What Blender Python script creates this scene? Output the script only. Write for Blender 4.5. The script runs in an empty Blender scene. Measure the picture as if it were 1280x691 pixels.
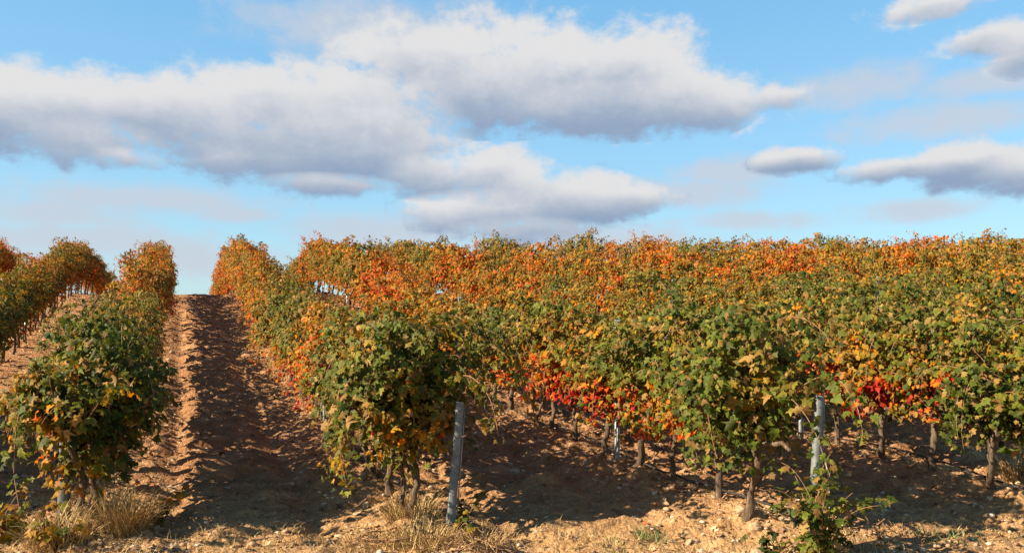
import bpy, math, random
import numpy as np
from mathutils import Vector, Matrix, noise as mnoise

R = math.radians
random.seed(7)
rng = np.random.default_rng(11)
scene = bpy.context.scene
COL = scene.collection

# ------------------------------------------------------------------ camera, sun, sky, exposure
CAM_Z = 1.86
HOR = 400.0                      # image row of the eye level, used only to aim the lens
cam_d = bpy.data.cameras.new("camera")
cam = bpy.data.objects.new("camera", cam_d)
COL.objects.link(cam)
cam.location = (0, 0, CAM_Z)
cam.rotation_euler = (R(90), 0, 0)
cam_d.sensor_width = 36.0
cam_d.lens = 36.0 * 1000 / 1280
cam_d.shift_y = (HOR - 345.5) / 1280
cam_d.clip_start = 0.05
cam_d.clip_end = 6000
scene.camera = cam

SUN_EL, SH = R(30), R(21)         # elevation; heading of the shadows from +X towards +Y
SUN_STRENGTH, SKY_STRENGTH, EXPOSURE = 5.0, 0.085, 1.35
sd = bpy.data.lights.new("sun", 'SUN')
sd.energy = SUN_STRENGTH; sd.angle = R(0.5); sd.color = (1.0, 0.86, 0.66)
sun = bpy.data.objects.new("sun", sd); COL.objects.link(sun)
ldir = Vector((math.cos(SH) * math.cos(SUN_EL), math.sin(SH) * math.cos(SUN_EL), -math.sin(SUN_EL)))
sun.rotation_euler = ldir.to_track_quat('-Z', 'Y').to_euler()
sun.location = (-20, 0, 20)

scene.view_settings.view_transform = 'Standard'
scene.view_settings.look = 'None'
scene.view_settings.gamma = 1
scene.view_settings.use_curve_mapping = False
scene.view_settings.exposure = EXPOSURE
scene.cycles.max_bounces = 6
scene.cycles.diffuse_bounces = 3
scene.cycles.transmission_bounces = 4
scene.cycles.transparent_max_bounces = 4


class NT:
    """small node-graph writer"""
    def __init__(s, tree):
        s.t = tree; s.n = tree.nodes; s.l = tree.links

    def node(s, kind, **kw):
        n = s.n.new(kind)
        for k, v in kw.items():
            setattr(n, k, v)
        return n

    def put(s, sock, v):
        if isinstance(v, bpy.types.NodeSocket):
            s.l.new(v, sock)
        elif v is not None:
            sock.default_value = v

    def m(s, op, a, b=None, c=None, clamp=False):
        n = s.node('ShaderNodeMath', operation=op, use_clamp=clamp)
        s.put(n.inputs[0], a)
        if b is not None: s.put(n.inputs[1], b)
        if c is not None: s.put(n.inputs[2], c)
        return n.outputs[0]

    def v(s, op, a, b=None, c=None):
        n = s.node('ShaderNodeVectorMath', operation=op)
        s.put(n.inputs[0], a)
        if b is not None:
            s.put(n.inputs[3 if op == 'SCALE' else 1], b)
        if c is not None: s.put(n.inputs[2], c)
        return n.outputs['Value'] if op in ('LENGTH', 'DOT_PRODUCT') else n.outputs[0]

    def mix(s, f, a, b, mode='MIX'):
        n = s.node('ShaderNodeMix', data_type='RGBA', blend_type=mode)
        s.put(n.inputs[0], f); s.put(n.inputs[6], a); s.put(n.inputs[7], b)
        return n.outputs[2]

    def noise(s, vec, scale, detail=3, rough=.55, dist=0., out='Fac'):
        n = s.node('ShaderNodeTexNoise')
        s.put(n.inputs['Vector'], vec)
        n.inputs['Scale'].default_value = scale
        n.inputs['Detail'].default_value = detail
        n.inputs['Roughness'].default_value = rough
        n.inputs['Distortion'].default_value = dist
        return n.outputs[out]

    def ramp(s, f, stops, interp='LINEAR'):
        n = s.node('ShaderNodeValToRGB')
        n.color_ramp.interpolation = interp
        e = n.color_ramp.elements
        while len(e) < len(stops): e.new(0.5)
        for el, (p, c) in zip(e, stops):
            el.position = p
            el.color = (*c, 1) if len(c) == 3 else c
        s.put(n.inputs[0], f)
        return n.outputs[0]

    def smooth(s, x, a, b):
        n = s.node('ShaderNodeMapRange', interpolation_type='SMOOTHSTEP')
        s.put(n.inputs[0], x)
        n.inputs[1].default_value = a; n.inputs[2].default_value = b
        n.inputs[3].default_value = 0; n.inputs[4].default_value = 1
        return n.outputs[0]

    def comb(s, x, y, z):
        n = s.node('ShaderNodeCombineXYZ')
        s.put(n.inputs[0], x); s.put(n.inputs[1], y); s.put(n.inputs[2], z)
        return n.outputs[0]

    def sep(s, v):
        n = s.node('ShaderNodeSeparateXYZ'); s.put(n.inputs[0], v)
        return n.outputs


world = bpy.data.worlds.new("World")
scene.world = world
world.use_nodes = True
W = NT(world.node_tree)
W.n.clear()
sky = W.node('ShaderNodeTexSky', sky_type='NISHITA')
sky.sun_disc = False
sky.sun_elevation = SUN_EL
sky.sun_rotation = math.atan2(-ldir.x, -ldir.y)
sky.altitude = 300; sky.air_density = 1.0; sky.dust_density = 0.6; sky.ozone_density = 1.6
geo = W.node('ShaderNodeTexCoord')
dirv = geo.outputs['Generated']
sx, sy, sz = W.sep(W.v('NORMALIZE', dirv))[:]
az = W.m('ARCTAN2', sx, sy)
el = W.m('ARCSINE', sz)
P0 = W.comb(az, el, 0.0)
# billowy edges: two octave groups of noise push the cloud outlines about
n1 = W.noise(W.v('MULTIPLY', P0, (1, 1.5, 1)), 12, 6, .56)
n2 = W.noise(W.v('MULTIPLY', P0, (1, 1.3, 1)), 34, 7, .64)


def cl(px, py, rx, ry, w=1.0):
    """a cloud lump given by where it stands over the horizon (azimuth, elevation, half sizes)"""
    u = (px - 640) / 1000; v = (HOR - py) / 1000
    a = math.atan(u); e = math.atan(v / math.sqrt(1 + u * u))
    return a, e, rx / 1000 * math.cos(a) ** 2, ry / 1000 * math.cos(a), w


lumps = [cl(-40, 135, 150, 62), cl(60, 130, 130, 48), cl(200, 138, 120, 52), cl(330, 130, 120, 56), cl(440, 125, 120, 54),
         cl(390, 185, 190, 56, .95), cl(470, 165, 120, 60, .95), cl(110, 180, 130, 38, .8), cl(160, 200, 70, 22, .6),
         cl(560, 80, 150, 56), cl(500, 70, 110, 40, .7), cl(700, 92, 150, 64, 1.05), cl(790, 90, 100, 58, 1.05), cl(860, 125, 90, 46), cl(760, 140, 170, 36, .95), cl(620, 125, 120, 44),
         cl(975, 122, 75, 26, .6),
         cl(540, 222, 80, 34, .8), cl(620, 218, 80, 36), cl(690, 250, 120, 40), cl(790, 250, 75, 28, .85), cl(600, 270, 140, 40, .75), cl(660, 290, 140, 26, .65), cl(410, 232, 110, 20, .75),
         cl(996, 200, 54, 19, 1.05), cl(1140, 210, 90, 20, 1.0), cl(1210, 205, 100, 29, 1.1), cl(1330, 215, 120, 30),
         cl(1240, 46, 80, 30, .8), cl(1300, 60, 80, 40, .9), cl(1170, 8, 130, 26, .65)]
wisps = [cl(180, 250, 200, 22), cl(40, 330, 200, 26), cl(720, 300, 200, 22), cl(1250, 100, 120, 22), cl(1190, 152, 170, 28), cl(60, 265, 150, 24), cl(100, 300, 190, 26), cl(1150, 263, 90, 16), cl(480, 45, 190, 50), cl(300, 268, 60, 12),
         cl(500, 288, 160, 26), cl(900, 215, 90, 22), cl(860, 240, 120, 24), cl(1060, 110, 110, 26), cl(230, 320, 130, 30), cl(950, 275, 200, 20, .7)]


def field(items):
    D = None; T = None; S = None
    for a, e, ra, re, w in items:
        q = W.v('MULTIPLY', W.v('SUBTRACT', P0, (a, e, 0)), (1 / ra, 1 / re, 0))
        d = W.m('SUBTRACT', w, W.v('LENGTH', q))
        D = d if D is None else W.m('SMOOTH_MAX', D, d, 0.25)
        g = W.m('MAXIMUM', W.m('ADD', d, 0.14), 0.0005)
        qy = W.sep(q)[1]
        T = W.m('MULTIPLY', g, qy) if T is None else W.m('MULTIPLY_ADD', g, qy, T)
        S = g if S is None else W.m('ADD', S, g)
    return D, W.m('DIVIDE', T, S)


D, T = field(lumps)
DW, _ = field(wisps)
nn = W.m('ADD', W.m('MULTIPLY', W.m('SUBTRACT', n1, .5), 1.7), W.m('MULTIPLY', W.m('SUBTRACT', n2, .5), .95))
Dn = W.m('ADD', D, nn)
mask = W.smooth(Dn, -0.17, 0.40)
maskw = W.m('MULTIPLY', W.smooth(W.m('ADD', DW, nn), -0.30, 0.75), .8)
# bright tops, blue grey undersides
lit = W.m('ADD', W.m('MULTIPLY', T, 1.15), W.m('MULTIPLY', W.m('SUBTRACT', n2, .5), .75))
lit = W.m('ADD', lit, W.m('MULTIPLY', W.m('SUBTRACT', n1, .5), .8))
lit = W.m('SUBTRACT', lit, W.m('MULTIPLY', W.smooth(Dn, .2, 1.0), .18))
ccol = W.ramp(W.smooth(lit, -.82, .34), [(0, (.29, .385, .545)), (.3, (.42, .495, .61)), (.6, (.56, .60, .68)), (.85, (.68, .695, .735)), (1, (.77, .77, .78))])
skyn = W.v('SCALE', W.v('MULTIPLY', sky.outputs[0], (0.85, 1.0, 1.0)), SKY_STRENGTH)
# clear autumn air: an even blue that pales towards the horizon, laid over the physical sky
air = W.ramp(el, [(0, (.46, .64, .73)), (.10, (.38, .66, .84)), (.22, (.30, .62, .90)), (.40, (.20, .53, .88)), (.70, (.06, .21, .50)), (1, (.03, .12, .36))])
skyb = W.mix(.72, skyn, W.v('SCALE', air, 2 ** (-EXPOSURE)))
# thin cirrus veil low down; the clouds are given in display terms, so undo the exposure
k = 2 ** (-EXPOSURE)
c1 = W.mix(maskw, skyb, (.60 * k, .64 * k, .72 * k, 1))
c2 = W.mix(mask, c1, W.v('SCALE', ccol, k))
below = W.smooth(el, -0.02, 0.0)
c3 = W.mix(below, (.16, .12, .08, 1), c2)
bg = W.node('ShaderNodeBackground'); W.put(bg.inputs[0], c3); bg.inputs[1].default_value = 1.0
wo = W.node('ShaderNodeOutputWorld'); W.l.new(bg.outputs[0], wo.inputs[0])
world.cycles.sampling_method = 'MANUAL'
world.cycles.sample_map_resolution = 512


# ------------------------------------------------------------------ helpers
def tag(o, label=None, cat=None, group=None, kind=None):
    if label: o['label'] = label
    if cat: o['category'] = cat
    if group: o['group'] = group
    if kind: o['kind'] = kind
    return o


def empty(name, loc, rz=0):
    o = bpy.data.objects.new(name, None)
    o.empty_display_size = .1
    o.location = loc; o.rotation_euler = (0, 0, rz)
    COL.objects.link(o)
    return o


def mesh_np(name, verts, faces_flat, sizes, smooth=True, attr=None):
    """verts (n,3); faces_flat loop vertex indices; sizes per face"""
    me = bpy.data.meshes.new(name)
    verts = np.asarray(verts, np.float32)
    faces_flat = np.asarray(faces_flat, np.int32).ravel()
    if np.isscalar(sizes):
        sizes = np.full(len(faces_flat) // sizes, sizes, np.int32)
    sizes = np.asarray(sizes, np.int32)
    me.vertices.add(len(verts)); me.vertices.foreach_set('co', verts.ravel())
    me.loops.add(len(faces_flat)); me.loops.foreach_set('vertex_index', faces_flat)
    me.polygons.add(len(sizes))
    me.polygons.foreach_set('loop_start', np.concatenate([[0], np.cumsum(sizes)[:-1]]).astype(np.int32))
    me.update(calc_edges=True)
    if smooth:
        me.polygons.foreach_set('use_smooth', np.ones(len(sizes), bool))
    if attr is not None:
        a = me.color_attributes.new('leafdata', 'FLOAT_COLOR', 'POINT')
        a.data.foreach_set('color', np.asarray(attr, np.float32).ravel())
    me.validate()
    return me


class Geo:
    def __init__(s): s.v = []; s.f = []; s.n = 0; s.sz = []

    def add(s, v, f):
        v = np.asarray(v, float)
        for q in f:
            s.f.extend([i + s.n for i in q]); s.sz.append(len(q))
        s.v.append(v); s.n += len(v)

    def tube(s, pts, rad, sides=6, caps=True, ridge=0.):
        pts = np.asarray(pts, float); n = len(pts)
        rad = np.broadcast_to(np.asarray(rad, float), (n,))
        d = np.gradient(pts, axis=0)
        d /= np.linalg.norm(d, axis=1)[:, None] + 1e-9
        up = np.array([0, 0, 1.]) if abs(d[0][2]) < .9 else np.array([1., 0, 0])
        V = []
        for i in range(n):
            a = np.cross(d[i], up); a /= np.linalg.norm(a) + 1e-9
            b = np.cross(d[i], a); up = np.cross(a, d[i]); 
            for k in range(sides):
                t = 2 * math.pi * k / sides
                r = rad[i] * (1 + ridge * math.sin(3 * t + i * .9) + (ridge * random.uniform(-.8, .8) if ridge else 0))
                V.append(pts[i] + r * (math.cos(t) * a + math.sin(t) * b))
        F = []
        for i in range(n - 1):
            for k in range(sides):
                k2 = (k + 1) % sides
                F.append((i * sides + k, i * sides + k2, (i + 1) * sides + k2, (i + 1) * sides + k))
        if caps:
            F.append(tuple(range(sides - 1, -1, -1)))
            F.append(tuple((n - 1) * sides + k for k in range(sides)))
        s.add(V, F)

    def obj(s, name, mat, parent=None, smooth=True):
        me = mesh_np(name, np.concatenate(s.v), s.f, s.sz, smooth)
        me.materials.append(mat)
        o = bpy.data.objects.new(name, me); COL.objects.link(o)
        if parent is not None: o.parent = parent
        return o


def _hash(ix, iy, seed):
    h = (ix.astype(np.int64) * 374761393 + iy.astype(np.int64) * 668265263 + seed * 1442695041) & 0xFFFFFFFF
    h = ((h ^ (h >> 13)) * 1274126177) & 0xFFFFFFFF
    h = h ^ (h >> 16)
    return (h & 0xFFFF) / 65535.0


def vnoise(x, y, seed=0):
    x0 = np.floor(x); y0 = np.floor(y)
    fx = x - x0; fy = y - y0
    fx = fx * fx * (3 - 2 * fx); fy = fy * fy * (3 - 2 * fy)
    ix = x0.astype(np.int64); iy = y0.astype(np.int64)
    a = _hash(ix, iy, seed); b = _hash(ix + 1, iy, seed); c = _hash(ix, iy + 1, seed); d = _hash(ix + 1, iy + 1, seed)
    return (a * (1 - fx) + b * fx) * (1 - fy) + (c * (1 - fx) + d * fx) * fy


def fbm(x, y, oct=4, seed=0, gain=.5):
    t = 0; amp = 1; s = 0
    for i in range(oct):
        t = t + amp * vnoise(x * 2 ** i + 17.3 * i, y * 2 ** i - 9.1 * i, seed + i); s += amp; amp *= gain
    return t / s


# ------------------------------------------------------------------ terrain: a flat foot rising to a crest 25 m away
PY = np.array([-60, -5, 0, 5, 10, 12, 15, 18, 20, 22, 24, 25, 26.5, 30, 36, 45, 60, 100, 250, 900.])
PG = np.array([-2.0, -.2, 0, .225, .45, .57, .98, 1.45, 1.80, 2.16, 2.48, 2.585, 2.62, 2.46, 2.04, 1.2, -.6, -5, -9, -12.])
_h = np.diff(PY); _dl = np.diff(PG) / _h
_m = np.zeros(len(PY)); _m[0] = _dl[0]; _m[-1] = _dl[-1]
for i in range(1, len(PY) - 1):
    if _dl[i - 1] * _dl[i] > 0:
        w1 = 2 * _h[i] + _h[i - 1]; w2 = _h[i] + 2 * _h[i - 1]
        _m[i] = (w1 + w2) / (w1 / _dl[i - 1] + w2 / _dl[i])


def G(y):
    y = np.asarray(y, float)
    i = np.clip(np.searchsorted(PY, y) - 1, 0, len(PY) - 2)
    h = _h[i]; t = np.clip((y - PY[i]) / h, 0, 1)
    return ((2 * t ** 3 - 3 * t ** 2 + 1) * PG[i] + (t ** 3 - 2 * t ** 2 + t) * h * _m[i]
            + (-2 * t ** 3 + 3 * t ** 2) * PG[i + 1] + (t ** 3 - t ** 2) * h * _m[i + 1])


TILT, C0, SP = .41, 1.78, 2.6          # rows: X = C0 + SP*k - TILT*Y
ROWDIR = Vector((-TILT, 1, 0)).normalized()
ROWROT = math.atan2(TILT, 1)


def rowx(k, y): return C0 + SP * k - TILT * y


def ground(x, y):
    """terrain height with tilled ripples, berms under the rows and clods"""
    x = np.asarray(x, float); y = np.asarray(y, float)
    g = G(y)
    c = (x + TILT * y - C0) / SP
    d = (c - np.round(c)) * SP / 1.08           # metres across from nearest row
    start = np.clip((y - 5.3) / .7, 0, 1)
    far = np.clip((60 - y) / 15, 0, 1) * np.clip((y + 10) / 5, 0, 1)
    warp = (fbm(x * .9, y * .9, 3, 3) - .5) * 1.6
    berm = .10 * np.exp(-(d / .36) ** 2) * start
    al = np.clip((np.abs(d) - .3) / .3, 0, 1)
    # tillage ripples run across the alley, roughly along X, broken by noise
    yy = y - .41 * x
    rip = 1 - np.abs(2 * np.mod(yy * 2.7 + warp * 1.3 + .35 * fbm(x * 1.7, y * .7, 2, 40), 1) - 1)
    brk = np.clip((fbm(x * .8, y * 2.3, 3, 9) - .28) * 2.4, 0, 1)
    rip = rip ** 1.8 * (.25 + .75 * brk) * .12 * al * (0.08 + .92 * np.clip((y - 6.3) / 1.4, 0, 1))
    rip2 = np.abs(fbm(x * 1.6, (y - .35 * x) * 8.5, 3, 21) - .5)
    rip2 = np.clip(.14 - rip2, 0, 1) * .34 * al
    lump = (fbm(x * 2.4, y * 2.8, 3, 5) - .5) * (.025 + .035 * start)
    clod = np.clip(fbm(x * 6, y * 12 - x * 3, 3, 77) - .50, 0, 1) * .22
    fine = (fbm(x * 22, y * 26, 3, 55) - .5) * .030
    e_ = np.abs(np.abs(SP / 1.08 * .5 - np.abs(d)) - .52)
    rut = np.exp(-(e_ / .13) ** 2) * start
    rip = rip * (1 - .55 * rut); clod = clod * (1 - .7 * rut); lump = lump - .05 * rut
    roll = (fbm(x * .23, y * .23, 3, 99) - .5) * .16
    rock = (.45 + .55 * np.exp(-(d / .55) ** 2)) 
    clod = clod * (.45 + .55 * start)
    return g + far * (berm + rip + rip2 + lump + clod * rock + fine + roll)


def axis(segs):
    out = [segs[0][0]]
    for a, b, s in segs:
        n = max(1, int(round((b - a) / s)))
        out.extend(list(a + (b - a) * (np.arange(n) + 1) / n))
    return np.array(out)


ys = axis([(-60, -10, 5), (-10, 3, .7), (3, 4.6, .12), (4.6, 9.5, .024), (9.5, 15, .045), (15, 28, .085), (28, 46, .5), (46, 110, 4), (110, 900, 60)])
xs = axis([(-900, -100, 80), (-100, -22, 6), (-22, -9, .4), (-9, -5, .08), (-5, 5, .034), (5, 10, .07), (10, 18, .3), (18, 40, 1), (40, 100, 6), (100, 900, 80)])
XX, YY = np.meshgrid(xs, ys)
ZZ = ground(XX, YY)
nx, ny = len(xs), len(ys)
V = np.stack([XX, YY, ZZ], -1).reshape(-1, 3)
idx = np.arange(nx * ny).reshape(ny, nx)
F = np.stack([idx[:-1, :-1], idx[:-1, 1:], idx[1:, 1:], idx[1:, :-1]], -1).reshape(-1)


def base_mat(name, rough=.8, spec=.2):
    m = bpy.data.materials.new(name); m.use_nodes = True
    t = NT(m.node_tree)
    b = m.node_tree.nodes['Principled BSDF']
    b.inputs['Roughness'].default_value = rough
    b.inputs['Specular IOR Level'].default_value = spec
    return m, t, b


def bump(t, b, h, dist=.01, strength=1.):
    n = t.node('ShaderNodeBump'); n.inputs['Strength'].default_value = strength
    n.inputs['Distance'].default_value = dist
    t.put(n.inputs['Height'], h); t.l.new(n.outputs[0], b.inputs['Normal'])


# soil
M_soil, t, b = base_mat("soil", .95, .1)
pos = t.node('ShaderNodeNewGeometry').outputs['Position']
px, py_, pz = t.sep(pos)[:]
na = t.noise(pos, .55, 4, .6)
nb = t.noise(pos, 5, 6, .65)
nc = t.noise(pos, 38, 4, .7)
nearer = t.smooth(t.m('ADD', py_, t.m('MULTIPLY', na, 2.5)), 9.5, 6.4)      # paler trodden headland at the row ends
col = t.ramp(nb, [(.25, (.22, .098, .042)), (.48, (.345, .168, .072)), (.62, (.42, .215, .096)), (.78, (.48, .27, .135))])
# pale and dark streaks painted across the alleys, standing in for lit and shaded ripples
stv = t.v('MULTIPLY', t.comb(t.m('ADD', px, t.m('MULTIPLY', py_, .3)), t.m('SUBTRACT', py_, t.m('MULTIPLY', px, .38)), pz), (1.6, 11, 1))
stn = t.noise(stv, 1, 5, .62, .4)
col = t.mix(t.m('MULTIPLY', t.smooth(stn, .52, .66), .6), col, (.54, .34, .17, 1))
col = t.mix(t.m('MULTIPLY', t.smooth(stn, .46, .34), .5), col, (.20, .10, .048, 1))
pale = t.ramp(nb, [(.25, (.34, .195, .082)), (.5, (.47, .285, .125)), (.75, (.55, .365, .18))])
col = t.mix(t.m('MULTIPLY', nearer, .8), col, pale)
col = t.mix(t.smooth(nc, .60, .72), col, (.56, .41, .25, 1))
col = t.mix(t.m('MULTIPLY', t.smooth(nc, .42, .30), .5), col, (.17, .09, .045, 1))
t.put(b.inputs['Base Color'], col)
vor = t.node('ShaderNodeTexVoronoi', feature='F1'); t.put(vor.inputs['Vector'], pos); vor.inputs['Scale'].default_value = 26
hh = t.m('ADD', t.m('MULTIPLY', nc, .8), t.m('ADD', t.m('MULTIPLY', t.noise(pos, 14, 5, .7), 1.0), t.m('MULTIPLY', vor.outputs[0], -.5)))
bump(t, b, hh, .035, 1)

me = mesh_np("ground", V, F, 4)
me.materials.append(M_soil)
gobj = bpy.data.objects.new("ground", me); COL.objects.link(gobj)
tag(gobj, 'tilled reddish brown soil rising to the crest', kind='structure')


def gz(x, y): return float(ground(x, y))


# ------------------------------------------------------------------ materials
def leaf_material(name, dry=False):
    m = bpy.data.materials.new(name); m.use_nodes = True
    t = NT(m.node_tree); t.n.clear()
    at = t.node('ShaderNodeAttribute', attribute_name='leafdata')
    rnd, hgt, rnd2 = t.sep(at.outputs['Vector'])[:]
    edge = at.outputs['Alpha']
    oi = t.node('ShaderNodeObjectInfo')
    lvl, low, seed = t.sep(oi.outputs['Color'])[:]
    pos = t.node('ShaderNodeNewGeometry').outputs['Position']
    nA = t.noise(pos, 1.5, 2, .5)
    nB = t.noise(pos, 5.5, 2, .5)
    lowz = t.smooth(hgt, .66, .36)
    nC = t.noise(pos, 3.1, 2, .5)
    a = t.m('ADD', lvl, t.m('MULTIPLY', t.m('MULTIPLY', low, lowz), t.m('ADD', .1, t.m('MULTIPLY', t.smooth(nC, .38, .60), 1.15))))
    a = t.m('ADD', a, t.m('MULTIPLY', t.m('SUBTRACT', nA, .5), 1.15))
    a = t.m('ADD', a, t.m('MULTIPLY', t.m('SUBTRACT', nB, .5), .55))
    a = t.m('ADD', a, t.m('MULTIPLY', t.m('SUBTRACT', rnd, .5), .36))
    a = t.m('ADD', a, t.m('MULTIPLY', t.m('SUBTRACT', edge, .45), .16))
    col = t.ramp(a, [(.0, (.050, .080, .012)), (.20, (.105, .135, .017)), (.36, (.17, .175, .030)), (.48, (.31, .19, .030)),
                     (.60, (.50, .22, .028)), (.73, (.62, .14, .018)), (.88, (.64, .05, .022)), (1., (.32, .025, .02))])
    # dried brown leaves here and there
    dryf = t.m('MULTIPLY', t.smooth(t.m('ADD', rnd2, t.m('MULTIPLY', lvl, .02)), .76, .90), .75)
    col = t.mix(dryf, col, t.ramp(rnd, [(0, (.13, .055, .026)), (.6, (.25, .12, .048)), (1, (.32, .19, .08))]))
    # blotches within the leaf
    nl = t.noise(pos, 42, 2, .6)
    col = t.mix(t.m('MULTIPLY', t.smooth(nl, .5, .72), .35), col, (.22, .11, .035, 1))
    hsv = t.node('ShaderNodeHueSaturation')
    t.put(hsv.inputs['Color'], col)
    t.put(hsv.inputs['Value'], t.m('ADD', .34, t.m('MULTIPLY', rnd2, .92)))
    hsv.inputs['Saturation'].default_value = 1.06
    col = hsv.outputs[0]
    back = t.node('ShaderNodeNewGeometry').outputs['Backfacing']
    colb = t.mix(t.m('MULTIPLY', back, .2), col, (.22, .21, .11, 1))
    p = t.node('ShaderNodeBsdfPrincipled')
    t.put(p.inputs['Base Color'], colb)
    p.inputs['Roughness'].default_value = .58
    p.inputs['Specular IOR Level'].default_value = .18
    tr = t.node('ShaderNodeBsdfTranslucent')
    t.put(tr.inputs['Color'], t.mix(1.0, col, (1.5, 1.35, .7, 1), 'MULTIPLY'))
    bn = t.node('ShaderNodeBump'); bn.inputs['Distance'].default_value = .004
    t.put(bn.inputs['Height'], nl); t.l.new(bn.outputs[0], p.inputs['Normal'])
    mx = t.node('ShaderNodeMixShader'); mx.inputs[0].default_value = .30
    t.l.new(p.outputs[0], mx.inputs[1]); t.l.new(tr.outputs[0], mx.inputs[2])
    o = t.node('ShaderNodeOutputMaterial'); t.l.new(mx.outputs[0], o.inputs[0])
    return m


M_leaf = leaf_material("vine_leaf")


def bark_mat(name, c1, c2, c3, scl=1.0):
    m, t, b = base_mat(name, .9, .1)
    tc = t.node('ShaderNodeTexCoord').outputs['Object']
    st = t.v('MULTIPLY', tc, (55 * scl, 55 * scl, 9 * scl))
    n = t.noise(st, 1, 5, .7, .6)
    n2_ = t.noise(tc, 9, 3, .6)
    c = t.ramp(n, [(.28, c1), (.5, c2), (.72, c3)])
    c = t.mix(t.m('MULTIPLY', t.smooth(n2_, .5, .75), .4), c, (*c3, 1))
    t.put(b.inputs['Base Color'], c)
    bump(t, b, n, .012, 1)
    return m


M_bark = bark_mat("vine_bark", (.04, .025, .016), (.11, .075, .048), (.24, .175, .115))
M_cane = bark_mat("vine_cane", (.14, .07, .035), (.27, .15, .075), (.38, .25, .14))

M_post, t, b = base_mat("weathered_concrete", .85, .2)
tc = t.node('ShaderNodeTexCoord').outputs['Object']
n = t.noise(tc, 24, 5, .65); n3 = t.noise(t.v('MULTIPLY', tc, (30, 30, 3)), 1, 3, .6)
c = t.ramp(n, [(.3, (.09, .10, .095)), (.55, (.15, .165, .155)), (.75, (.22, .225, .20))])
c = t.mix(t.m('MULTIPLY', t.smooth(n3, .52, .75), .5), c, (.20, .21, .20, 1))
t.put(b.inputs['Base Color'], c)
bump(t, b, t.noise(tc, 70, 4, .7), .004, .8)

M_steel, t, b = base_mat("galvanised_steel", .45, .5)
tc = t.node('ShaderNodeTexCoord').outputs['Object']
t.put(b.inputs['Base Color'], t.ramp(t.noise(tc, 30, 3, .6), [(.3, (.16, .165, .17)), (.7, (.30, .30, .30))]))
b.inputs['Metallic'].default_value = .55

M_hose, t, b = base_mat("black_polythene", .5, .4)
tc = t.node('ShaderNodeTexCoord').outputs['Object']
t.put(b.inputs['Base Color'], t.ramp(t.noise(tc, 20, 3, .6), [(.35, (.014, .013, .012)), (.75, (.05, .042, .034))]))

M_twine, t, b = base_mat("jute_twine", .9, .1)
tc = t.node('ShaderNodeTexCoord').outputs['Object']
t.put(b.inputs['Base Color'], t.ramp(t.noise(tc, 90, 2, .6), [(.3, (.30, .24, .17)), (.7, (.50, .43, .33))]))

M_stone, t, b = base_mat("field_stone", .9, .15)
oi = t.node('ShaderNodeObjectInfo'); gp = t.node('ShaderNodeNewGeometry').outputs['Position']
n = t.noise(gp, 30, 5, .65)
c = t.ramp(n, [(.3, (.24, .15, .08)), (.5, (.37, .25, .14)), (.75, (.48, .36, .23))])
t.put(b.inputs['Base Color'], c); bump(t, b, n, .01, 1)

M_gravel, t, b = base_mat("gravel_stone", .9, .15)
gp = t.node('ShaderNodeNewGeometry'); rpi = gp.outputs['Random Per Island']
n = t.noise(gp.outputs['Position'], 40, 4, .65)
c = t.ramp(rpi, [(0, (.21, .11, .05)), (.45, (.36, .21, .11)), (.75, (.47, .32, .19)), (1, (.60, .48, .34))])
c = t.mix(t.smooth(n, .55, .75), c, (.25, .15, .085, 1))
t.put(b.inputs['Base Color'], c); bump(t, b, n, .008, 1)

M_straw = bpy.data.materials.new("dry_grass"); M_straw.use_nodes = True
t = NT(M_straw.node_tree); b = t.n['Principled BSDF']
rpi = t.node('ShaderNodeNewGeometry').outputs['Random Per Island']
t.put(b.inputs['Base Color'], t.ramp(rpi, [(0, (.17, .085, .03)), (.35, (.32, .19, .065)), (.7, (.46, .31, .115)), (1, (.56, .42, .19))]))
b.inputs['Roughness'].default_value = .7; b.inputs['Specular IOR Level'].default_value = .2

M_weed = bpy.data.materials.new("weed_green"); M_weed.use_nodes = True
t = NT(M_weed.node_tree); b = t.n['Principled BSDF']
rpi = t.node('ShaderNodeNewGeometry').outputs['Random Per Island']
t.put(b.inputs['Base Color'], t.ramp(rpi, [(0, (.05, .09, .022)), (.55, (.10, .15, .035)), (.8, (.22, .22, .06)), (1, (.36, .27, .10))]))
b.inputs['Roughness'].default_value = .6

M_litter = bpy.data.materials.new("fallen_leaf"); M_litter.use_nodes = True
t = NT(M_litter.node_tree); b = t.n['Principled BSDF']
rpi = t.node('ShaderNodeNewGeometry').outputs['Random Per Island']
t.put(b.inputs['Base Color'], t.ramp(rpi, [(0, (.15, .075, .035)), (.4, (.27, .14, .06)), (.7, (.42, .26, .12)), (.92, (.50, .37, .20)), (1, (.5, .12, .04))]))
b.inputs['Roughness'].default_value = .7

# ------------------------------------------------------------------ leaves
_half = [(.24, -.16), (.50, .06), (.33, .22), (.62, .54), (.30, .53), (.20, .76)]
OUT = [(0, 0)] + _half + [(0, 1.0)] + [(-x, y) for x, y in reversed(_half)]
LT = np.array([(0, .38)] + OUT, float)             # centre + 14 outline points
LT[:, 1] -= .0
LN = len(LT)
LF = np.array([(0, i, i + 1 if i + 1 < LN else 1) for i in range(1, LN)], int)
LEDGE = np.array([0.] + [.5 if abs(x) < .3 and y < .9 else 1. for x, y in OUT])


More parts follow.
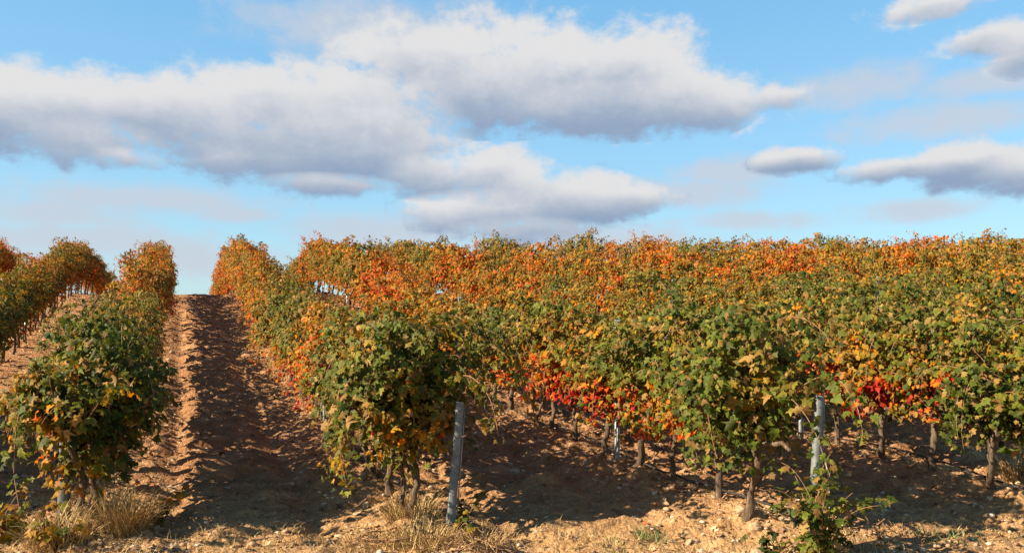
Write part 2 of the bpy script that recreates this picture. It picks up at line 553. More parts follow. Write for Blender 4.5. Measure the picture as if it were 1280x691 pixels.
def leaves_mesh(name, P, N, Dr, S, hgt, mat=M_leaf if True else None, r=None):
    """P points, N normals, Dr midrib directions, S sizes -> one mesh of lobed, cupped leaves"""
    r = r or rng
    n = len(P)
    N = N / (np.linalg.norm(N, axis=1)[:, None] + 1e-9)
    Dr = Dr - (Dr * N).sum(1)[:, None] * N
    Dr /= np.linalg.norm(Dr, axis=1)[:, None] + 1e-9
    B = np.cross(Dr, N)
    fold = r.uniform(-.3, 1.6, n); curl = r.uniform(-.6, 1.5, n); asp = r.uniform(.8, 1.08, n); tw = r.uniform(-.8, .8, n)
    x = LT[:, 0][None] * asp[:, None]; y = LT[:, 1][None] * np.ones((n, 1))
    x = x * (1 + r.uniform(-.24, .2, (n, LN))); y = y + r.uniform(-.05, .05, (n, LN))
    z = -fold[:, None] * np.abs(x) ** 1.3 * .75 - curl[:, None] * (y ** 2) * .5 + tw[:, None] * x * y + r.uniform(-.09, .09, (n, LN))
    x *= S[:, None]; y *= S[:, None]; z *= S[:, None]
    V = P[:, None] + x[..., None] * B[:, None] + y[..., None] * Dr[:, None] + z[..., None] * N[:, None]
    F = (LF[None] + (np.arange(n) * LN)[:, None, None]).reshape(-1)
    A = np.zeros((n, LN, 4))
    A[..., 0] = r.random(n)[:, None]; A[..., 1] = hgt[:, None]; A[..., 2] = r.random(n)[:, None]; A[..., 3] = LEDGE[None]
    me = mesh_np(name, V.reshape(-1, 3), F, 3, True, A.reshape(-1, 4))
    me.materials.append(mat)
    return me


def shoot_path(r, base, out, rise, length, droop, n=22):
    """a cane: rises, leans outward and flops over under its own weight"""
    d = np.array([out[0], out[1], rise]); d /= np.linalg.norm(d)
    p = np.array(base, float); pts = [p.copy()]; st = length / n
    side = r.normal(0, .05, 3)
    for i in range(n):
        f = i / n
        d = d + np.array([out[0] * .05, out[1] * .05, -droop * (.25 + 1.7 * f) * st * 3.0]) + side * .35 + r.normal(0, .06, 3)
        d /= np.linalg.norm(d)
        p = p + d * st; pts.append(p.copy())
    return np.array(pts)


def vine_meshes(seed, width=1.0, length=.78, height=1.62, bottom=.42, shoots=17, trunk_h=.56, dens=1.0, droopmul=1.0, sprigs=3, lean=0., fill=620, leafs=1.0, face=.12, hang=0):
    r = np.random.default_rng(seed); random.seed(seed)
    # trunk
    g = Geo()
    ph = r.uniform(0, 6, 3)
    n = 12; zz = np.linspace(-.10, trunk_h, n); amp = r.uniform(.008, .05); fq = r.uniform(3, 9)
    pts = np.stack([amp * np.sin(zz * fq + ph[0]) + (lean + r.normal(0, .10)) * zz, amp * np.sin(zz * 5 + ph[1]) + .02 * np.sin(zz * 15 + ph[2]) + r.normal(0, .14) * zz, zz], 1)
    pts[:, :2] -= pts[1, :2]; pts[:, 0] += r.normal(0, .006, n)
    rad = np.interp(zz, [-.1, 0.02, .15, trunk_h * .8, trunk_h], [.045, .036, .026, .028, .038]) * r.uniform(.65, 1.1) * (1 + r.normal(0, .09, n))
    g.tube(pts, rad, 9, True, .13)
    top = pts[-1]
    for s in (-1, 1):
        L = length * .5
        q = np.linspace(0, 1, 8)
        arm = np.stack([top[0] + .02 * np.sin(q * 5 + s), top[1] + s * L * q, top[2] - .02 + .05 * np.sin(q * 1.9) + .012 * r.normal(0, 1, 8)], 1)
        g.tube(arm, np.interp(q, [0, 1], [.026, .012]), 7, True, .13)
    trunk = mesh_np("trunk", np.concatenate(g.v), g.f, g.sz); trunk.materials.append(M_bark)
    # canes + leaves
    c = Geo()
    P = []; N = []; D = []; S = []
    hw = .27 * width
    for i in range(shoots + sprigs + hang):
        hg = i >= shoots + sprigs
        sprig = i >= shoots and not hg
        y0 = r.uniform(-.5, .5) * length
        base = np.array([top[0] + r.normal(0, .03), y0, top[2] + .02])
        ang = r.uniform(0, 2 * math.pi)
        sgn = -1 if i % 2 else 1
        if sprig:
            o = (r.normal(0, .10), r.normal(0, .12)); ln = (height - base[2]) * r.uniform(.92, 1.08); dr = .12 * r.random() + .04
        else:
            o = (sgn * abs(r.normal(.28, .20)) * width, r.normal(0, .20)); ln = r.uniform(.85, 1.45) * (height - .4) * (1 if r.random() < .8 else .6); dr = r.uniform(.30, .95) * droopmul
        path = shoot_path(r, base, o, 1.0, ln, dr)
        if hg:      # a long cane that has come loose from the wires and hangs into the alley
            path = shoot_path(r, (.12, y0 * .4, height - .25 + r.uniform(-.1, .1)), (1.0, r.normal(0, .08)), .22, r.uniform(1.0, 1.5), r.uniform(.75, .95))
            ln = 1.3
        # keep the hedge trimmed
        lim = hw * 1.25 * np.interp((path[:, 2] - bottom) / (height - bottom), [0, .2, .5, .85, 1.1], [.62, .85, 1., .82, .5])
        if not hg: path[:, 0] = np.where(np.abs(path[:, 0]) > lim, np.sign(path[:, 0]) * (lim + .25 * (np.abs(path[:, 0]) - lim)), path[:, 0])
        path[:, 2] = np.maximum(path[:, 2], bottom + .05 + r.uniform(-.05, .1))
        path = path[:max(4, int((path[:, 2] < height + .03).cumprod().sum()))] if path[:, 2].max() > height + .03 else path
        c.tube(path, np.linspace(.0055, .0022, len(path)), 4, False)
        m = int(ln / .0155 * dens * (1.5 if sprig else 1))
        tt = np.clip(r.uniform(.03 if not sprig else .05, 1.0, m), 0, 1) * (len(path) - 1)
        i0 = np.minimum(tt.astype(int), len(path) - 2); f = (tt - i0)[:, None]
        q = path[i0] * (1 - f) + path[i0 + 1] * f
        off = r.normal(0, 1, (m, 3)); off /= np.linalg.norm(off, axis=1)[:, None]
        off[:, 2] *= .5
        sp = (.032 if sprig else .085)
        q = q + off * (sp * r.uniform(.5, 1.4, m))[:, None]
        outv = np.stack([np.sign(q[:, 0]) * (.35 + np.abs(q[:, 0]) / hw), np.zeros(m), np.zeros(m)], 1)
        nn_ = outv * .55 + off * .55 + r.normal(0, .62, (m, 3)) + np.array([0, 0, .55])
        dd = off * .7 + outv * .25 + np.array([0, 0, -.75]) + r.normal(0, .35, (m, 3))
        tip = tt / (len(path) - 1)
        sz = (.030 + .054 * r.beta(1.5, 1.7, m)) * (1 - .42 * tip ** 3) * (.72 if sprig else 1) * leafs
        P.append(q); N.append(nn_); D.append(dd); S.append(sz)
    # laterals filling the hedge body
    m = int(fill * dens)
    zz = bottom + .08 + (height - bottom - .22) * r.random(m) ** .9
    prof = np.interp((zz - bottom) / (height - bottom), [0, .15, .5, .8, 1], [.55, .85, 1, .85, .5])
    q = np.stack([r.uniform(-1, 1, m) * hw * prof, r.uniform(-.55, .55, m) * length, zz], 1)
    sg = np.sign(q[:, 0])
    P.append(q); N.append(np.stack([sg * .7, np.zeros(m), np.full(m, .55)], 1) + r.normal(0, .45, (m, 3)))
    D.append(np.stack([sg * .4, np.zeros(m), np.full(m, -.8)], 1) + r.normal(0, .4, (m, 3))); S.append((.030 + .052 * r.beta(1.5, 1.7, m)) * leafs)
    P = np.concatenate(P); N = np.concatenate(N); D = np.concatenate(D); S = np.concatenate(S)
    N = N + np.array([-.18, -face, .08])          # blades turn towards the light
    keep = (P[:, 2] > bottom - .12) & (P[:, 2] < height + r.uniform(-.06, .10, len(P)))
    P, N, D, S = P[keep], N[keep], D[keep], S[keep]
    fol = leaves_mesh("foliage", P, N, D, S, P[:, 2] / 1.65, M_leaf, r)
    cane = mesh_np("cane", np.concatenate(c.v), c.f, c.sz); cane.materials.append(M_cane)
    return trunk, cane, fol


def vset(k0, db, dens, fill, pick):
    return [vine_meshes(k0 + i, width=w, height=h, sprigs=s, bottom=bt + db, dens=dens, fill=fill) for i, (w, h, s, bt) in enumerate(
    [(1.0, 1.62, 1, .53), (1.1, 1.58, 2, .50), (.95, 1.66, 1, .56), (1.15, 1.60, 2, .52), (1.0, 1.66, 1, .54),
     (.9, 1.58, 2, .55), (1.2, 1.64, 1, .50), (1.05, 1.60, 2, .48), (1.0, 1.68, 1, .55), (1.1, 1.62, 3, .54)]) if i in pick]


VAR = vset(100, -.16, .92, 620, range(10))
VARZ = vset(300, .02, .66, 330, range(5))

ORD = ['first', 'second', 'third', 'fourth', 'fifth', 'sixth', 'seventh', 'eighth', 'ninth', 'tenth', 'eleventh', 'twelfth', 'thirteenth',
       'fourteenth', 'fifteenth', 'sixteenth', 'seventeenth', 'eighteenth', 'nineteenth', 'twentieth'] + \
      ['twenty-' + s for s in ['first', 'second', 'third', 'fourth', 'fifth', 'sixth', 'seventh', 'eighth', 'ninth']] + ['thirtieth'] + \
      ['thirty-' + s for s in ['first', 'second', 'third', 'fourth', 'fifth', 'sixth', 'seventh', 'eighth', 'ninth']] + ['fortieth'] + \
      ['forty-' + s for s in ['first', 'second', 'third', 'fourth', 'fifth', 'sixth', 'seventh', 'eighth', 'ninth']]

ROWNAME = {-3: 'row at the far left', -2: 'row left of the left-hand alley', -1: 'row left of the bare alley',
           0: 'row right of the bare alley'}


def colour_word(l, low):
    if l < .30: w = 'green'
    elif l < .42: w = 'olive green'
    elif l < .54: w = 'yellowing'
    elif l < .66: w = 'orange-gold'
    else: w = 'orange-red'
    if low > .35: w += ' red-skirted' if l < .54 else ''
    return w


def vine(row, y, meshes, lvl, low, label, rot=0., sc=(1, 1, 1), dx=0., lean=0.):
    x = rowx(row, y) + dx
    e = empty('grapevine', (x, y, gz(x, y) - .01), ROWROT + rot)
    e.scale = sc
    e.rotation_euler[0] = lean
    tag(e, label, 'grapevine', 'grapevines trained in rows up the slope')
    for nm, me in zip(('trunk', 'cane', 'foliage'), meshes):
        o = bpy.data.objects.new(nm, me); COL.objects.link(o); o.parent = e
        o.color = (lvl, low, random.random(), 1)
    return e


def lvl_at(row, y):
    """how far autumn has come: green at the foot of the slope, orange towards the crest, in drifts"""
    base = np.interp(y, [5.5, 8, 11, 14, 17, 20, 23, 27, 40], [.22, .29, .34, .38, .42, .46, .49, .51, .46])
    n = (float(fbm(np.array(row * .8 + 3.), np.array(y * .45), 3, 5)) - .5) * .55
    return float(base + n)


def low_at(row, y):
    n = float(fbm(np.array(row * 1.7 + 8.), np.array(y * .9), 2, 31))
    return float(np.clip((n - .35) * 1.3, 0, .6) * np.interp(y, [6, 8, 16, 24], [.3, 1, .7, .2]))


# hand-set places where the photograph shows a colour patch: (row, y0, y1, level or None, low)
PATCH = [(0, 8.3, 10.8, .50, .58), (0, 10.8, 14.2, .34, .22), (0, 14.2, 18.5, .42, .34), (0, 18.5, 26, .52, .1), (0, 26, 40, .56, .1), (0, 6.6, 8.5, .24, .0),
         (1, 7.0, 8.8, .28, .74), (1, 8.8, 11.0, .33, .62), (1, 6.2, 7.4, .20, .5), (1, 15, 19, .60, .2),
         (2, 7.1, 8.9, .36, .85), (2, 6.0, 7.1, .17, .0), (2, 8.8, 11, .30, .25),
         (3, 8.5, 11, .30, .1),
         (-1, 6.0, 8.8, .17, .0), (-1, 8.8, 11.5, .33, .25), (-1, 11.5, 15, .36, .1), (-1, 15, 22, .52, .1), (-1, 22, 40, .54, .1),
         (-2, 9, 15, .30, .1), (-2, 15, 19, .42, .1), (-2, 19, 40, .47, .1), (-3, 20, 40, .55, .1)]

spans = {-3: (25.0, 28), -2: (5.9, 38), -1: (6.95, 33), 0: (6.75, 38), 1: (6.55, 35), 2: (6.25, 30), 3: (8.9, 26), 4: (11.3, 26), 5: (13.7, 26),
         6: (16.1, 26), 7: (18.6, 26), 8: (21.0, 26), 9: (23.3, 26)}
count = 0
rr = random.Random(5)
for row, (ya, yb) in spans.items():
    y = ya; k = 0; lst = []
    while y < yb:
        lst.append(y); y += .585 if y < 11 else ((.66 if row < 3 else .74) if y < 26 else .95)
    nrow = len(lst)
    for k, y in enumerate(lst):
        yj = y + rr.uniform(-.05, .05)
        l, lo = lvl_at(row, yj), low_at(row, yj)
        for (pr, a, bb, pl, plo) in PATCH:
            if pr == row and a <= yj < bb:
                l, lo = pl + rr.uniform(-.04, .04), plo + rr.uniform(-.08, .08)
        l = max(.08, l)
        cw = colour_word(l, lo)
        rn = ROWNAME.get(row, '%s row right of the bare alley' % ORD[row])
        if row == -3 or row >= 3:
            lab = '%s grapevine, %s from the crest, %s' % (cw, ORD[nrow - 1 - k], rn)
        elif row == -2:
            lab = '%s grapevine, %s uphill in the %s' % (cw, ORD[k], rn)
        else:
            lab = '%s grapevine, %s past the end post, %s' % (cw, ORD[k + 1], rn)
        s = rr.uniform(.93, 1.09)
        sxx = rr.uniform(.9, 1.12) * (1.12 if yj < 9 else 1)
        if row == 0 and yj < 8: sxx *= 1.0
        if yj > 19 and row >= 0: s *= 1.10
        if row == -1:
            sxx *= .82; s *= .97
            if 15.5 < yj < 20.5: sxx *= 1.35; s *= 1.2
        if row in (1, 2) and yj > 19: s *= 1.0; sxx *= 1.15
        vine(row, yj, (VARZ if row == -1 and yj > 7.5 else VAR)[rr.randrange(5 if row == -1 else len(VAR))], l, lo, lab, rot=rr.uniform(-.12, .12), sc=(sxx, 1.02, s), dx=rr.uniform(-.05, .05), lean=rr.uniform(-.03, .03))
        count += 1

# the big vines that close the row ends, next to the end posts
vA = vine_meshes(501, hang=5, face=.5, width=1.12, length=.7, height=1.66, bottom=.30, shoots=24, dens=1.0, fill=620, sprigs=2, leafs=1.12)
vine(0, 6.2, vA, .29, .0, 'bushy green grapevine at the end of the row behind the middle grey post', sc=(1, 1, 1), dx=-.14)
vA2 = vine_meshes(505, face=.5, width=1.1, length=.45, height=1.45, bottom=.60, shoots=12, dens=1., fill=200, sprigs=1, leafs=1.1, trunk_h=.5)
vine(0, 6.05, vA2, .22, .12, 'thin-trunked grapevine with reddish low leaves beside the middle grey post', dx=-.08, rot=.2)
vB = vine_meshes(502, face=.5, width=1.42, length=.75, height=1.6, bottom=.30, shoots=26, dens=1.05, fill=700, sprigs=3, leafs=1.12)
vine(1, 6.0, vB, .14, .05, 'full green grapevine at the row end beside the tall right-hand grey post', dx=-.15)
vZ = vine_meshes(503, face=.5, width=1.12, length=.8, height=1.5, bottom=.24, shoots=32, dens=1.08, fill=760, sprigs=4, leafs=1.15)
vine(-1, 6.40, vZ, .17, .0, 'huge dark green grapevine closing the row left of the bare alley', dx=.15)
vZ2 = vine_meshes(504, face=.5, width=.95, length=.5, height=1.12, bottom=.12, shoots=22, dens=.85, fill=380, sprigs=2, leafs=1.1)
vine(-1, 6.0, vZ2, .36, .15, 'straggly yellow-green grapevine with low shoots at the left row end', dx=.0, rot=.1)
count += 5
print('vines', count)


# ------------------------------------------------------------------ posts
def end_post(x, y, h, w, lean, label, wire_side=1):
    e = empty('vineyard_post', (x, y, gz(x, y) - .02))
    e.rotation_euler = (0, lean, R(12))
    tag(e, label, 'post', 'grey end posts of the vine rows')
    g = Geo()
    z = np.array([-.15, .02, h * .35, h * .7, h - .015, h])
    ww = np.array([w, w, w * .97, w * .94, w * .92, w * .84]) * .5
    V = []
    for zi, wi in zip(z, ww):
        c_ = wi * .28
        ring = [(wi - c_, -wi), (wi, -wi + c_), (wi, wi - c_), (wi - c_, wi), (-wi + c_, wi), (-wi, wi - c_), (-wi, -wi + c_), (-wi + c_, -wi)]
        V += [(a + random.uniform(-.001, .001), b_ + random.uniform(-.001, .001), zi) for a, b_ in ring]
    F_ = []
    for i in range(len(z) - 1):
        for k_ in range(8):
            F_.append((i * 8 + k_, i * 8 + (k_ + 1) % 8, (i + 1) * 8 + (k_ + 1) % 8, (i + 1) * 8 + k_))
    F_.append(tuple(range((len(z) - 1) * 8, len(z) * 8)))
    g.add(V, F_)
    g.obj('shaft', M_post, e, smooth=False)
    for hz in (.45, .93):
        wr = Geo(); a = np.linspace(0, 2 * math.pi, 17)
        for q in range(2):
            wr.tube(np.stack([np.cos(a) * (w * .56), np.sin(a) * (w * .56), np.full(17, h * hz) + .008 * q + .004 * np.sin(a)], 1), .0022, 5, False)
        wr.obj('wire_tie', M_steel, e)
    gd = Geo()
    gd.tube([(wire_side * (w * .5 + .012), -.01, -.1), (wire_side * (w * .5 + .010), -.012, h * .5), (wire_side * (w * .5 + .006), -.01, h * .97)], .0045, 6)
    gd.obj('guy_wire', M_steel, e)
    return e


end_post(-.462, 5.95, .95, .062, R(4.6), 'weathered grey post standing clear beside the leafy end of the middle row')
end_post(2.03, 5.42, 1.10, .056, R(3.0), 'tall weathered grey post emerging from green leaves at the right-hand row end')
end_post(-3.42, 6.10, 1.14, .075, R(1.5), 'pale grey post nearly buried in the dark green vine at left')


def stake(row, y, h, label, dx=0.):
    x = rowx(row, y) + dx
    e = empty('trellis_stake', (x, y, gz(x, y)), ROWROT)
    tag(e, label, 'stake', 'thin steel trellis stakes within the rows')
    g = Geo()
    w, d, th = .022, .018, .003
    prof = [(-w, -d), (-w, d), (w, d), (w, -d), (w - th, -d), (w - th, d - th), (-w + th, d - th), (-w + th, -d)]
    V = [(a, b_, zz) for zz in (-.2, h) for a, b_ in prof]
    F_ = [(k_, (k_ + 1) % 8, 8 + (k_ + 1) % 8, 8 + k_) for k_ in range(8)] + [(8, 9, 14, 15), (9, 10, 13, 14), (10, 11, 12, 13)]
    g.add(V, F_); g.obj('channel', M_steel, e, smooth=False)
    hk = Geo()
    for hz in (.5, .95, 1.3):
        if hz < h: hk.tube([(-.022, -.02, hz), (0, -.034, hz + .012), (.022, -.02, hz)], .003, 5)
    hk.obj('hook', M_steel, e)


si = 0
for row, ylist in {0: [10.05, 14.4, 18.8, 23.3], 1: [8.02, 12.6, 17.0, 21.4, 25.0], 2: [9.0, 13.4, 17.8, 22.2], 3: [11.0, 15.6, 20.2], -1: [11.6, 16.0, 20.5],
                   -2: [14.7, 17.3, 20.0, 24.0], 4: [14.0, 19.0, 23.8], 5: [17.0, 21.5]}.items():
    for i, y in enumerate(ylist):
        rn = ROWNAME.get(row, '%s row right of the bare alley' % ORD[row])
        stake(row, y, 1.42, 'thin steel stake, %s uphill in the %s' % (ORD[i], rn), dx=-.04)

# ------------------------------------------------------------------ trellis wires and drip hoses
hl = {0: 'black drip hose along the trunks right of the bare alley', 1: 'black drip hose lying past two gnarled trunks behind the right-hand post',
      2: 'black drip hose sagging along the trunks in the shade at right', -1: 'black drip hose along the trunks left of the bare alley'}
for row, ya in ((0, 6.1), (1, 5.9), (2, 5.8), (-1, 6.2)):
    yv = np.arange(ya, 24.5, .16)
    off = .05 + .03 * np.sin(yv * 1.3 + row)
    xv = rowx(row, yv) + off
    zv = ground(xv, yv) + .03 + .03 * (1 + np.sin(yv * 2.1 + row * 2))
    zv = np.convolve(np.pad(zv, 3, mode='edge'), np.ones(7) / 7, 'valid')
    zv = np.maximum(zv, ground(xv, yv) + .008)
    zv[0] -= .02
    g = Geo(); g.tube(np.stack([xv, yv, zv], 1), .0095, 7)
    tag(g.obj('drip_hose', M_hose), hl[row], 'hose', 'drip irrigation hoses along the rows')
for row in range(-2, 5):
    for hz, wd in ((.50, 'lower'), (1.28, 'upper')):
        ya = max(spans[row][0], 6.0) - .05
        yv = np.linspace(ya, 25, 24)
        xv = rowx(row, yv) + .0
        g = Geo(); g.tube(np.stack([xv, yv, G(yv) + hz + .1], 1), .0024, 5)
        rn = ROWNAME.get(row, '%s row right of the bare alley' % ORD[row])
        tag(g.obj('trellis_wire', M_steel), '%s steel trellis wire threaded through the %s' % (wd, rn), 'wire', 'trellis wires of the vine rows')

# twine hanging at the right post
g = Geo()
q = np.linspace(0, 1, 14)
g.tube(np.stack([2.10 + .035 * q + .01 * np.sin(q * 7), 5.36 - .06 * q, gz(2.1, 5.36) + .66 - .67 * q], 1), .0042, 5)
tag(g.obj('twine', M_twine), 'loose pale twine hanging beside the right-hand grey post', 'twine')


# ------------------------------------------------------------------ low shoots and fallen stems
def sucker(x, y, n, L, label, lvl=.2, seed=1, leaf=.072, rise=1.3, spread=.7):
    r = np.random.default_rng(seed)
    e = empty('vine_sucker', (x, y, gz(x, y)))
    tag(e, label, 'vine sucker')
    c = Geo(); P = []; D = []; N = []; S = []
    for i in range(n):
        a = r.uniform(0, 2 * math.pi)
        path = shoot_path(r, (r.normal(0, .03), r.normal(0, .03), -.02), (math.cos(a) * spread, math.sin(a) * spread), rise, L * r.uniform(.6, 1.1), .7, 14)
        path[:, 2] = np.maximum(path[:, 2], -.02)
        c.tube(path, np.linspace(.005, .002, len(path)), 5, False)
        m = int(L / .035)
        ii = r.integers(2, len(path), m)
        off = r.normal(0, 1, (m, 3)); off[:, 2] = np.abs(off[:, 2]) * .5
        P.append(path[ii] + off * .035); N.append(off * .4 + [0, -.2, .8]); D.append(off + [0, 0, -.4]); S.append(r.uniform(.6, 1.1, m) * leaf)
    c.obj('stem', M_cane, e)
    P = np.concatenate(P); N = np.concatenate(N); D = np.concatenate(D); S = np.concatenate(S)
    me = leaves_mesh('foliage', P, N, D, S, np.full(len(P), .7), M_leaf, r)
    o = bpy.data.objects.new('foliage', me); COL.objects.link(o); o.parent = e
    o.color = (lvl, 0, 0, 1)
    return e


sucker(2.02, 5.27, 18, .74, 'green low shoots climbing the foot of the right-hand grey post', .17, 3, .062, 2.6, .22)
sucker(2.16, 5.44, 3, .18, 'small green shoots on the soil in front of the right post', .20, 4)
sucker(1.80, 5.40, 4, .20, 'dark green seedling shoots left of the right post foot', .15, 14)
sucker(-.36, 5.95, 4, .42, 'spindly yellow-green shoot leaning right from the middle grey post', .38, 5, .06, 1.3)
sucker(-3.62, 5.75, 7, .42, 'yellow-green leafy shoots near the ground at far lower left', .33, 6, .09, 1.3)
sucker(-3.20, 5.55, 6, .34, 'lime green shoots on the ground at the lower left corner', .28, 8, .08)
sucker(-1.66, 9.6, 8, .45, 'dark green weed-like shoots in the alley near the middle row', .14, 9, .08)
sucker(-2.72, 6.2, 4, .34, 'pale shoot tips at the right foot of the big left vine', .34, 10, .06)


# ------------------------------------------------------------------ dry grass
def tuft(x, y, n, L, spread, label, seed, mat=None, name='dry_grass_tuft', cat='grass tuft', wid=.0035, flop=.6):
    r = np.random.default_rng(seed)
    V = []; F_ = []
    K = 6
    for i in range(n):
        a = r.uniform(0, 2 * math.pi); rad = spread * math.sqrt(r.random())
        bx, by = rad * math.cos(a) , rad * math.sin(a)
        a2 = a + r.normal(0, .9); ln = L * r.uniform(.35, 1.15)
        d = np.array([math.cos(a2) * .35 + r.normal(0, .15), math.sin(a2) * .35 + r.normal(0, .15), 1.]); d /= np.linalg.norm(d)
        p = np.array([bx, by, gz(x + bx, y + by) - gz(x, y) - .01])
        sd_ = np.array([-math.sin(a2), math.cos(a2), 0]) + r.normal(0, .3, 3)
        sd_ /= np.linalg.norm(sd_)
        fl = flop * r.uniform(.3, 1.6); b0 = len(V)
        for k_ in range(K):
            f = k_ / (K - 1); w = wid * (1 - .85 * f) * r.uniform(.8, 1.1)
            V.append(p - sd_ * w); V.append(p + sd_ * w)
            d = d + np.array([math.cos(a2) * .12, math.sin(a2) * .12, -.22]) * fl + r.normal(0, .05, 3)
            d /= np.linalg.norm(d)
            p = p + d * ln / (K - 1)
            if p[2] < -.03: p[2] = -.03 + .01 * r.random()
        for k_ in range(K - 1):
            F_.append((b0 + 2 * k_, b0 + 2 * k_ + 1, b0 + 2 * k_ + 3, b0 + 2 * k_ + 2))
    g = Geo(); g.add(V, F_)
    o = g.obj(name, mat or M_straw)
    o.location = (x, y, gz(x, y))
    if label: tag(o, label, cat, 'dry grass tufts under the vines' if name == 'dry_grass_tuft' else None)
    return o


tuft(-2.86, 5.92, 900, .36, .17, 'large golden dry grass tuft at the foot of the big left vine', 1)
tuft(-3.17, 5.62, 600, .24, .20, 'russet dry grass clump in the lower left corner', 2)
tuft(-.78, 6.12, 700, .24, .18, 'straw-coloured grass clump around the middle row trunks', 3)
tuft(-.62, 5.72, 650, .17, .24, 'flattened dry grass below the middle grey post', 4)
tuft(-.20, 5.62, 260, .17, .14, 'brown withered grass right of the middle grey post', 5)
tuft(-.98, 5.70, 380, .13, .22, 'low dry grass patch left of the middle grey post', 15)
tuft(1.0, 5.78, 60, .14, .10, 'small green weed on the lit soil between the rows', 6, M_weed, 'weed', 'weed', .005)
tuft(.72, 5.62, 40, .10, .08, 'tiny green weed at the bottom edge between the rows', 7, M_weed, 'weed', 'weed', .005)
tuft(3.12, 5.72, 90, .12, .20, 'sprawling green weed on pale soil at lower right', 8, M_weed, 'weed', 'weed', .005)
tuft(2.55, 7.0, 40, .16, .09, 'green weed sprouting in shade behind the right post', 12, M_weed, 'weed', 'weed', .006)
tuft(4.78, 7.55, 320, .30, .14, 'golden dry grass tuft at the right edge of the picture', 9)
tuft(2.10, 5.40, 220, .10, .30, 'short dry grass below the right-hand grey post', 10)
tuft(-2.78, 15.0, 60, .22, .12, 'dark weed clump in the upper part of the bare alley', 11, M_weed, 'weed', 'weed', .008)

# general thin dry grass along the foot of the rows: nobody could count it
V = []; F_ = []
r = np.random.default_rng(77)
for i in range(20000):
    row = r.choice([-2, -1, 0, 1, 2, 3]); y = 5.4 + 14 * r.random() ** 2.4
    if r.random() < .45: y = r.uniform(5.05, 6.2); x = r.uniform(-3.6, 4.1)
    else: x = rowx(row, y) + r.normal(0, .30)
    if vnoise(np.array(x * 1.3), np.array(y * 1.3), 8) < .47: continue
    z = gz(x, y) - .01; ln = r.uniform(.03, .11); a = r.uniform(0, 6.28); w = .0028
    d = np.array([math.cos(a) * .8, math.sin(a) * .8, r.uniform(.3, 1.2)]); d /= np.linalg.norm(d)
    s_ = np.array([-math.sin(a), math.cos(a), 0]) * w
    b0 = len(V); p = np.array([x, y, z])
    V += [p - s_, p + s_, p + d * ln * .6 + s_ * .6, p + d * ln * .6 - s_ * .6, p + d * ln + np.array([d[0], d[1], -.5]) * ln * .3]
    F_ += [(b0, b0 + 1, b0 + 2, b0 + 3), (b0 + 3, b0 + 2, b0 + 4)]
g = Geo(); g.add(V, F_)
tag(g.obj('dry_grass', M_straw), 'thin dry grass blades along the feet of the rows', 'grass', kind='stuff')


# ------------------------------------------------------------------ stones and clods
def rock_np(r, s, flat=.65):
    """12-vertex rounded lump"""
    t_ = (1 + 5 ** .5) / 2
    v = np.array([(-1, t_, 0), (1, t_, 0), (-1, -t_, 0), (1, -t_, 0), (0, -1, t_), (0, 1, t_), (0, -1, -t_), (0, 1, -t_), (t_, 0, -1), (t_, 0, 1), (-t_, 0, -1), (-t_, 0, 1)]) / 1.9
    v = v * (1 + r.uniform(-.28, .28, (12, 1))) * s
    a = r.uniform(0, 6.28); c_, s_ = math.cos(a), math.sin(a)
    v = v @ np.array([[c_, s_, 0], [-s_, c_, 0], [0, 0, 1]]) * np.array([r.uniform(.8, 1.35), r.uniform(.7, 1.1), flat * r.uniform(.7, 1.2)])
    return v


IF = np.array([(0, 11, 5), (0, 5, 1), (0, 1, 7), (0, 7, 10), (0, 10, 11), (1, 5, 9), (5, 11, 4), (11, 10, 2), (10, 7, 6), (7, 1, 8),
               (3, 9, 4), (3, 4, 2), (3, 2, 6), (3, 6, 8), (3, 8, 9), (4, 9, 5), (2, 4, 11), (6, 2, 10), (8, 6, 7), (9, 8, 1)])
VV = []; FF = []; nb_ = 0
r = np.random.default_rng(4)
N_ST = 30000
rows_ = r.choice([-3, -2, -1, 0, 1, 2, 3, 4], N_ST); Y_ = 4.9 + 20.5 * r.random(N_ST) ** 1.7
X_ = rowx(rows_, Y_) + r.normal(0, .42, N_ST)
un = r.random(N_ST) < .42
X_[un] = r.uniform(-.72, .72, un.sum()) * Y_[un]
Zg = ground(X_, Y_)
sz_ = np.exp(r.normal(-4.85, .55, N_ST)) * (1 + .02 * Y_)
sz_ = np.clip(sz_, .003, .034)
for x, y, z, s in zip(X_, Y_, Zg, sz_):
    v = rock_np(r, s) + (x, y, z + s * .18)
    VV.append(v); FF.append(IF + nb_); nb_ += 12
me = mesh_np('gravel', np.concatenate(VV), np.concatenate(FF).ravel(), 3, False); me.materials.append(M_gravel)
o = bpy.data.objects.new('gravel', me); COL.objects.link(o)
tag(o, 'loose clods and small stones strewn over the soil', 'gravel', kind='stuff')


def big_rock(x, y, s, label, seed):
    import bmesh
    bm = bmesh.new(); bmesh.ops.create_icosphere(bm, subdivisions=3, radius=1)
    r_ = np.random.default_rng(seed); ax = (r_.uniform(.9, 1.25), r_.uniform(.75, 1.0), r_.uniform(.6, .8)); off = Vector(r_.uniform(0, 50, 3))
    for v in bm.verts:
        p = v.co.copy()
        # chiselled facets
        k_ = 1 + .30 * mnoise.noise(p * 1.1 + off) + .09 * mnoise.noise(p * 4 + off)
        k_ = round(k_ * 9) / 9 * .5 + k_ * .5
        v.co = Vector((p.x * ax[0], p.y * ax[1], p.z * ax[2])) * k_ * s
    me = bpy.data.meshes.new('stone'); bm.to_mesh(me); bm.free(); me.materials.append(M_stone)
    o = bpy.data.objects.new('stone', me); COL.objects.link(o)
    o.location = (x, y, gz(x, y) + s * .25)
    tag(o, label, 'stone', 'larger stones on the soil')


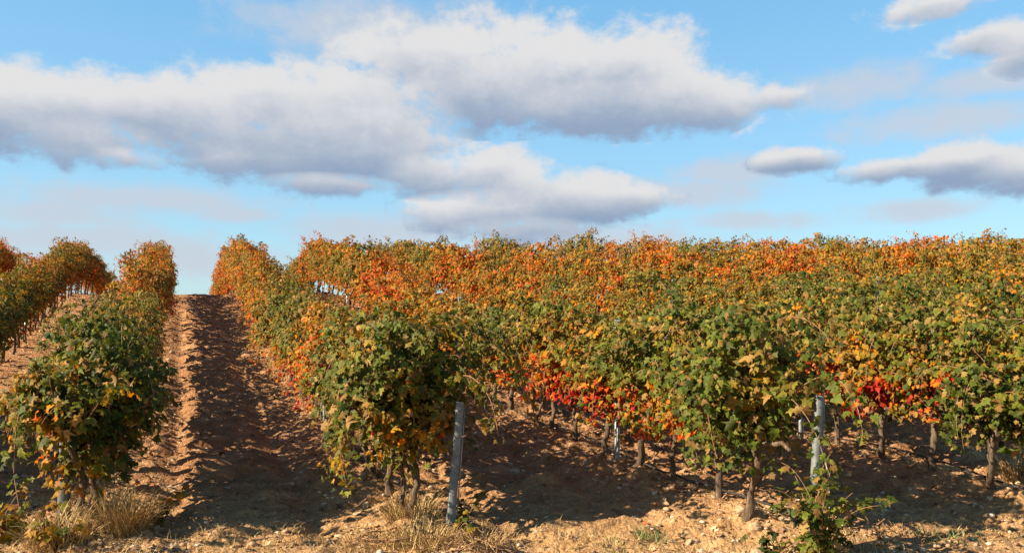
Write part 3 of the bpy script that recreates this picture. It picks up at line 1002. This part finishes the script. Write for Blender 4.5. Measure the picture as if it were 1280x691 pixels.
big_rock(1.60, 6.02, .055, 'angular pale stone behind the two front trunks of the right row', 1)
big_rock(1.72, 6.0, .050, 'rounded pale stone just left of the gnarled right-row trunk', 2)
big_rock(1.78, 5.86, .052, 'broad tan stone in front of the gnarled right-row trunk', 3)
big_rock(1.30, 5.72, .045, 'blocky cream stone on lit soil between the middle and right rows', 4)
big_rock(1.42, 5.46, .045, 'round tan stone near the bottom edge below the right row', 5)
big_rock(1.66, 5.42, .048, 'half-buried tan stone at the bottom edge left of the green shoots', 6)
big_rock(.02, 7.9, .055, 'reddish stone in the shade just right of the middle post', 7)
big_rock(.20, 7.55, .05, 'brown stone lying in dappled shade between the rows', 8)
big_rock(3.05, 6.6, .05, 'grey stone in the shade right of the tall post', 9)
big_rock(2.72, 6.05, .045, 'small pale stone on the shadow edge right of the post', 10)
big_rock(-1.20, 6.6, .04, 'small cream stone on the alley side of the middle row', 11)
big_rock(-1.02, 6.35, .035, 'little rounded stone in shade left of the straw clump', 12)

# ------------------------------------------------------------------ fallen leaves
r = np.random.default_rng(9)
n = 6000
rows_ = r.choice([-2, -1, 0, 1, 2, 3], n); Y_ = 5.1 + 17 * r.random(n) ** 1.6
X_ = rowx(rows_, Y_) + r.normal(0, .6, n)
P = np.stack([X_, Y_, ground(X_, Y_) + .012], 1)
Nn = r.normal(0, .35, (n, 3)) + [0, 0, 1]; Dd = r.normal(0, 1, (n, 3))
me = leaves_mesh('fallen_leaves', P, Nn, Dd, r.uniform(.035, .075, n), np.full(n, .5), M_litter, r)
o = bpy.data.objects.new('fallen_leaves', me); COL.objects.link(o)
tag(o, 'withered brown vine leaves fallen on the soil', 'fallen leaves', kind='stuff')


# pruned canes heaped by the middle post
def cane_heap(x, y, n, spread, label, seed):
    r = np.random.default_rng(seed); g = Geo()
    for i in range(n):
        a = r.uniform(0, 3.14); L = r.uniform(.12, .38); cx, cy = r.normal(0, spread, 2); h = .012 + .05 * r.random()
        t_ = np.linspace(-.5, .5, 6)
        bend = r.normal(0, .05)
        px_ = cx + t_ * L * math.cos(a) + bend * t_ ** 2; py2 = cy + t_ * L * math.sin(a) - bend * t_ ** 2
        pz_ = ground(x + px_, y + py2) - gz(x, y) + h + t_ * r.normal(0, .10)
        g.tube(np.stack([px_, py2, pz_], 1), r.uniform(.0025, .005), 5)
    o = g.obj('cane_heap', M_cane); o.location = (x, y, gz(x, y))
    tag(o, label, 'pruned canes')


cane_heap(-.18, 5.62, 60, .13, 'brown pruned canes heaped right of the middle grey post', 1)
cane_heap(-.95, 5.85, 24, .15, 'thin brown prunings left of the middle row trunks', 2)
cane_heap(2.65, 5.85, 14, .16, 'long pale prunings on lit soil right of the tall post', 3)
